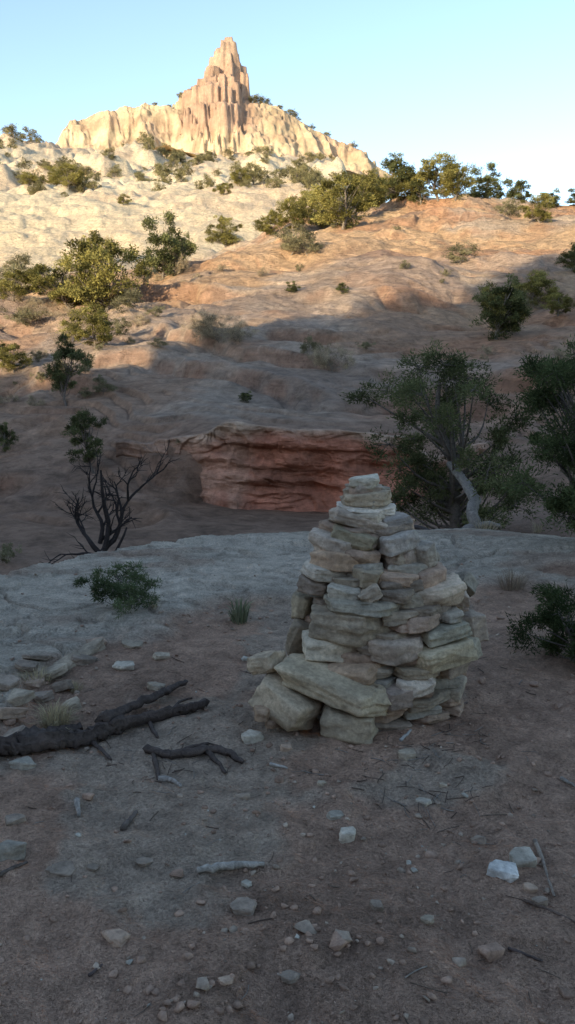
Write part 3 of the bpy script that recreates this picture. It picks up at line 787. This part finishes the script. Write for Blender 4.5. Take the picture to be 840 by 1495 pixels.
for k, (px, py, ph, mv, asp) in enumerate(mids):
    p = sight(px, py)
    if p.y > 300 or (px > 540 and p.y > 95): p = at(px, 84)
    h = hgt(p, ph)
    put('juniper_tree' if ph > 35 else 'juniper_bush', mv, p, h * 1.03, rg.uniform(0, 6.28), asp)
for k, (px, py, ph, mv, asp) in enumerate([(320,502,42,sv[0],1.0),(298,498,34,sv[1],.8),(350,502,26,sv[2],.9),(425,376,38,gvv[0],1.1),(450,374,30,gvv[1],1.1),(18,432,46,gvv[2],.9),(670,388,28,gvv[0],1.2),
       (485,545,40,sv[1],.8),(450,532,26,gvv[1],.8),(260,402,30,sv[2],.6),(212,420,30,gvv[2],.7),(60,470,30,sv[0],.9),(100,502,30,sv[1],.7),(175,492,26,gvv[0],.8),(745,322,26,gvv[1],1.0),(535,512,12,gvv[2],1.4),
       (265,654,12,gvv[0],1.3),(150,578,20,gvv[1],1.0),(12,822,30,gvv[2],.9),(755,460,30,gvv[1],1.2),(145,385,30,sv[2],1.0),(30,400,26,gvv[0],1.2),(230,510,14,gvv[1],1.2),(60,560,16,gvv[2],1.2),
       (90,440,34,gvv[1],1.3),(190,455,30,gvv[0],1.2),(40,480,28,gvv[2],1.3),(110,475,24,sv[1],1.0),(230,462,16,gvv[2],1.2),(200,480,20,sv[0],.9)]):
    p = sight(px, py); put('desert_shrub', mv, p, hgt(p, ph), rg.uniform(0, 6.28), asp)

par = bpy.data.objects.new('distant_juniper_trees', None); scene.collection.objects.link(par)
nr2 = np.random.RandomState(8)
cnt = 0
while cnt < 210:
    px = nr2.uniform(-60, 560); rr = nr2.uniform(190, 345)
    a, _ = ray(px, 250); x, y = rr * math.sin(a), rr * math.cos(a)
    d = float(fbm(np.array([x / 18.]), np.array([y / 30.]), 301, 3)[0])
    if d < nr2.uniform(.0, .5): continue
    p = Vector((x, y, gz(x, y)))
    s = nr2.uniform(1.2, 3.6)
    put('tree', fv[cnt % 4], p, s, nr2.uniform(0, 6), nr2.uniform(.9, 1.3), par); cnt += 1
for px, py, s in [(20,202,4),(35,200,5),(52,203,5),(70,205,4),(82,208,4),(45,206,4)]:
    p = sight(px, py)
    if p.y < 420: put('tree', fv[px % 4], p, s, 1.0, 1.4, par)
for px, s in [(368, 3.2), (376, 4), (384, 3.4), (392, 2.6), (410, 2.4), (426, 3.4), (432, 3), (455, 2.4), (250, 2), (270, 3), (478, 3), (230, 1.8), (515, 3)]:
    x = xat(px); ii = int((x - gx[0]) / .33); jj_ = int((Y0 - 3 - gy[0]) / .33)
    put('tree', fv[px % 4], Vector((x, Y0 - 3, ZB[jj_, ii] - .3)), s, 1.0, 1.2, par)
par2 = bpy.data.objects.new('rear_ridge_juniper_trees', None); scene.collection.objects.link(par2)
for k in range(54):
    t = nr2.uniform(-42, 0); s_ = nr2.uniform(44, 56)
    x = s_ * SX + t * (-SY); y = s_ * SY + t * SX
    put('tree', jv[k % 5], Vector((x, y, gz(x, y) - .1)), nr2.uniform(.8, 3.0), nr2.uniform(0, 6), 1.0, par2)

def tuft(acc, p, h, w, n, c0, c1, rs, bw=.004, droop=.5):
    n = int(n)
    a = rs.uniform(0, 6.283, n); k = rs.uniform(0, 1, n) ** .6
    bx = p[0] + np.cos(a) * k * w * .2; by = p[1] + np.sin(a) * k * w * .2
    hh = h * rs.uniform(.35, 1.1, n)
    tx = p[0] + np.cos(a) * k * w * .5 + rs.normal(0, w * .1, n); ty = p[1] + np.sin(a) * k * w * .5 + rs.normal(0, w * .1, n)
    mxp = np.stack([(bx + tx) / 2 - (tx - bx) * .15, (by + ty) / 2 - (ty - by) * .15, p[2] + hh * .62], 1)
    B = np.stack([bx, by, np.full(n, p[2] - .01)], 1); Tt = np.stack([tx, ty, p[2] + hh * (1 - droop * k * .5)], 1)
    s = np.stack([-np.sin(a + rs.normal(0, .6, n)), np.cos(a), np.zeros(n)], 1) * bw / 2
    V = np.stack([B - s, B + s, mxp + s * .8, mxp - s * .8, Tt], 1).reshape(-1, 3)
    b = np.arange(n)[:, None] * 5
    m = rs.rand(n, 1); col = (np.array(c0) * (1 - m) + np.array(c1) * m) * rs.uniform(.75, 1.2, (n, 1))
    off = acc.n
    acc.V.append(V); acc.C.append(np.repeat(col, 5, 0))
    acc.F.append((b + np.array([0, 1, 2, 3]) + off, 0)); acc.F.append((b + np.array([3, 2, 4]) + off, 0)); acc.n += len(V)
rs = np.random.RandomState(77)
dry0, dry1 = (.54, .45, .28), (.36, .29, .19)
for (px, py, hp, wp, n, c0, c1, nm) in [(80,1066,46,66,340,dry0,dry1,'dry_grass_tuft'),(55,1000,30,60,150,dry0,dry1,'dry_grass_tuft'),(350,908,44,46,90,(.15,.18,.10),(.30,.30,.20),'yucca_plant'),
      (748,860,34,62,200,(.36,.28,.2),(.24,.18,.13),'dry_grass_tuft'),(785,778,22,30,60,dry0,dry1,'dry_grass_tuft'),(710,772,20,50,70,dry0,dry1,'dry_grass_tuft'),
      (225,888,16,30,40,dry0,dry1,'dry_grass_tuft'),(110,1010,20,30,50,dry0,dry1,'dry_grass_tuft')]:
    p = sight(px, py); dd = math.hypot(p.x, p.y); A = Acc()
    tuft(A, p, hp / FP * dd, wp / FP * dd * 1.3, n, c0, c1, rs, .010 if nm == 'yucca_plant' else .004, .6)
    A.build(nm, [m_leaf])
par3 = bpy.data.objects.new('hillside_scrub', None); scene.collection.objects.link(par3)
k = 0
while k < 85:
    px = nr2.uniform(-80, 930); rr = nr2.uniform(26, 92); a, _ = ray(px, 500); x, y = rr * math.sin(a), rr * math.cos(a)
    d = float(fbm(np.array([x / 6.]), np.array([y / 6.]), 311, 3)[0])
    if d < nr2.uniform(.1, .5): continue
    if 200 < px < 640 and rr < 38: continue
    put('tuft', (sv + gvv + sv)[k % 9], Vector((x, y, gz(x, y) - .03)), nr2.uniform(.12, .5), nr2.uniform(0, 6), .8, par3); k += 1

A = Acc(); gw = (.25, .225, .20)
def free_tube(acc, pts, r0, r1, col, sides=10, n=20, rough=.22, seed=0):
    P = spline(pts, n); R = np.linspace(r0, r1, n); V, F = tube(P, R, sides, rough, seed); acc.add(V, F, 0, col)
o = np.array(at(690, 9.75)[:]) + np.array([0, 0, .14])
free_tube(A, [o + v_ for v_ in np.array([[-.18, 0, -.2], [-.15, -.02, .04], [.0, .02, .10], [.10, .05, .20], [.02, .12, .32], [.12, .3, .42], [.04, .6, .62], [-.06, 1.0, .8]])], .09, .05, gw, 12, 34, .3, 1)
free_tube(A, [o + v_ for v_ in np.array([[-.12, 0, .0], [-.3, -.1, .0], [-.5, -.15, .07], [-.7, -.15, .12], [-.9, -.1, .22]])], .06, .025, (.10,.085,.08), 9, 22, .25, 2)
free_tube(A, [o + v_ for v_ in np.array([[0, 0, .10], [.2, -.1, .05], [.42, -.12, .07], [.6, -.1, .02]])], .055, .025, gw, 9, 18, .25, 3)
free_tube(A, [o + v_ for v_ in np.array([[.0, .1, .0], [.25, .05, .0], [.5, .1, .04], [.68, .1, -.02]])], .045, .02, (.12,.1,.09), 8, 18, .25, 4)
free_tube(A, [o + v_ for v_ in np.array([[-.05, .1, .06], [.1, .0, .18], [.2, -.02, .22], [.34, 0, .18]])], .045, .02, gw, 8, 18, .25, 5)
free_tube(A, [o + v_ for v_ in np.array([[-.3, .1, .0], [-.5, .1, .14], [-.8, .1, .18], [-1.0, .1, .3]])], .03, .01, (.10,.085,.08), 7, 18, .2, 6)
A.build('twisted_juniper_trunk', [m_bark], True)

# ------------------------------------------------------------------ light, sky, camera
sd = Vector((math.sin(SUN_AZ) * math.cos(SUN_EL), math.cos(SUN_AZ) * math.cos(SUN_EL), math.sin(SUN_EL)))
sun = bpy.data.lights.new('sun', 'SUN'); sun.energy = 7.5; sun.angle = rad(.5); sun.color = (1.0, .81, .54)
so = bpy.data.objects.new('sun', sun); scene.collection.objects.link(so); so.rotation_euler = sd.to_track_quat('Z', 'Y').to_euler()
w = bpy.data.worlds.new('World'); scene.world = w; w.use_nodes = True
nt = w.node_tree; bg = nt.nodes['Background']
sky = nt.nodes.new('ShaderNodeTexSky'); sky.sky_type = 'NISHITA'; sky.sun_disc = False
sky.sun_elevation = SUN_EL; sky.sun_rotation = SUN_AZ % (2 * math.pi); sky.altitude = 2000; sky.air_density = 1.0; sky.dust_density = 1.6; sky.ozone_density = .6
nt.links.new(sky.outputs[0], bg.inputs[0]); bg.inputs[1].default_value = .40

cam = bpy.data.cameras.new('camera'); co = bpy.data.objects.new('camera', cam); scene.collection.objects.link(co)
co.location = (0, 0, CAM_H); co.rotation_euler = (rad(90) - PITCH, 0, 0)
cam.sensor_fit = 'VERTICAL'; cam.angle_y = 2 * math.atan(747.5 / FP)
cam.clip_end = 8000; cam.clip_start = .05
scene.camera = co
scene.view_settings.view_transform = 'Standard'; scene.view_settings.look = 'None'; scene.view_settings.exposure = 0
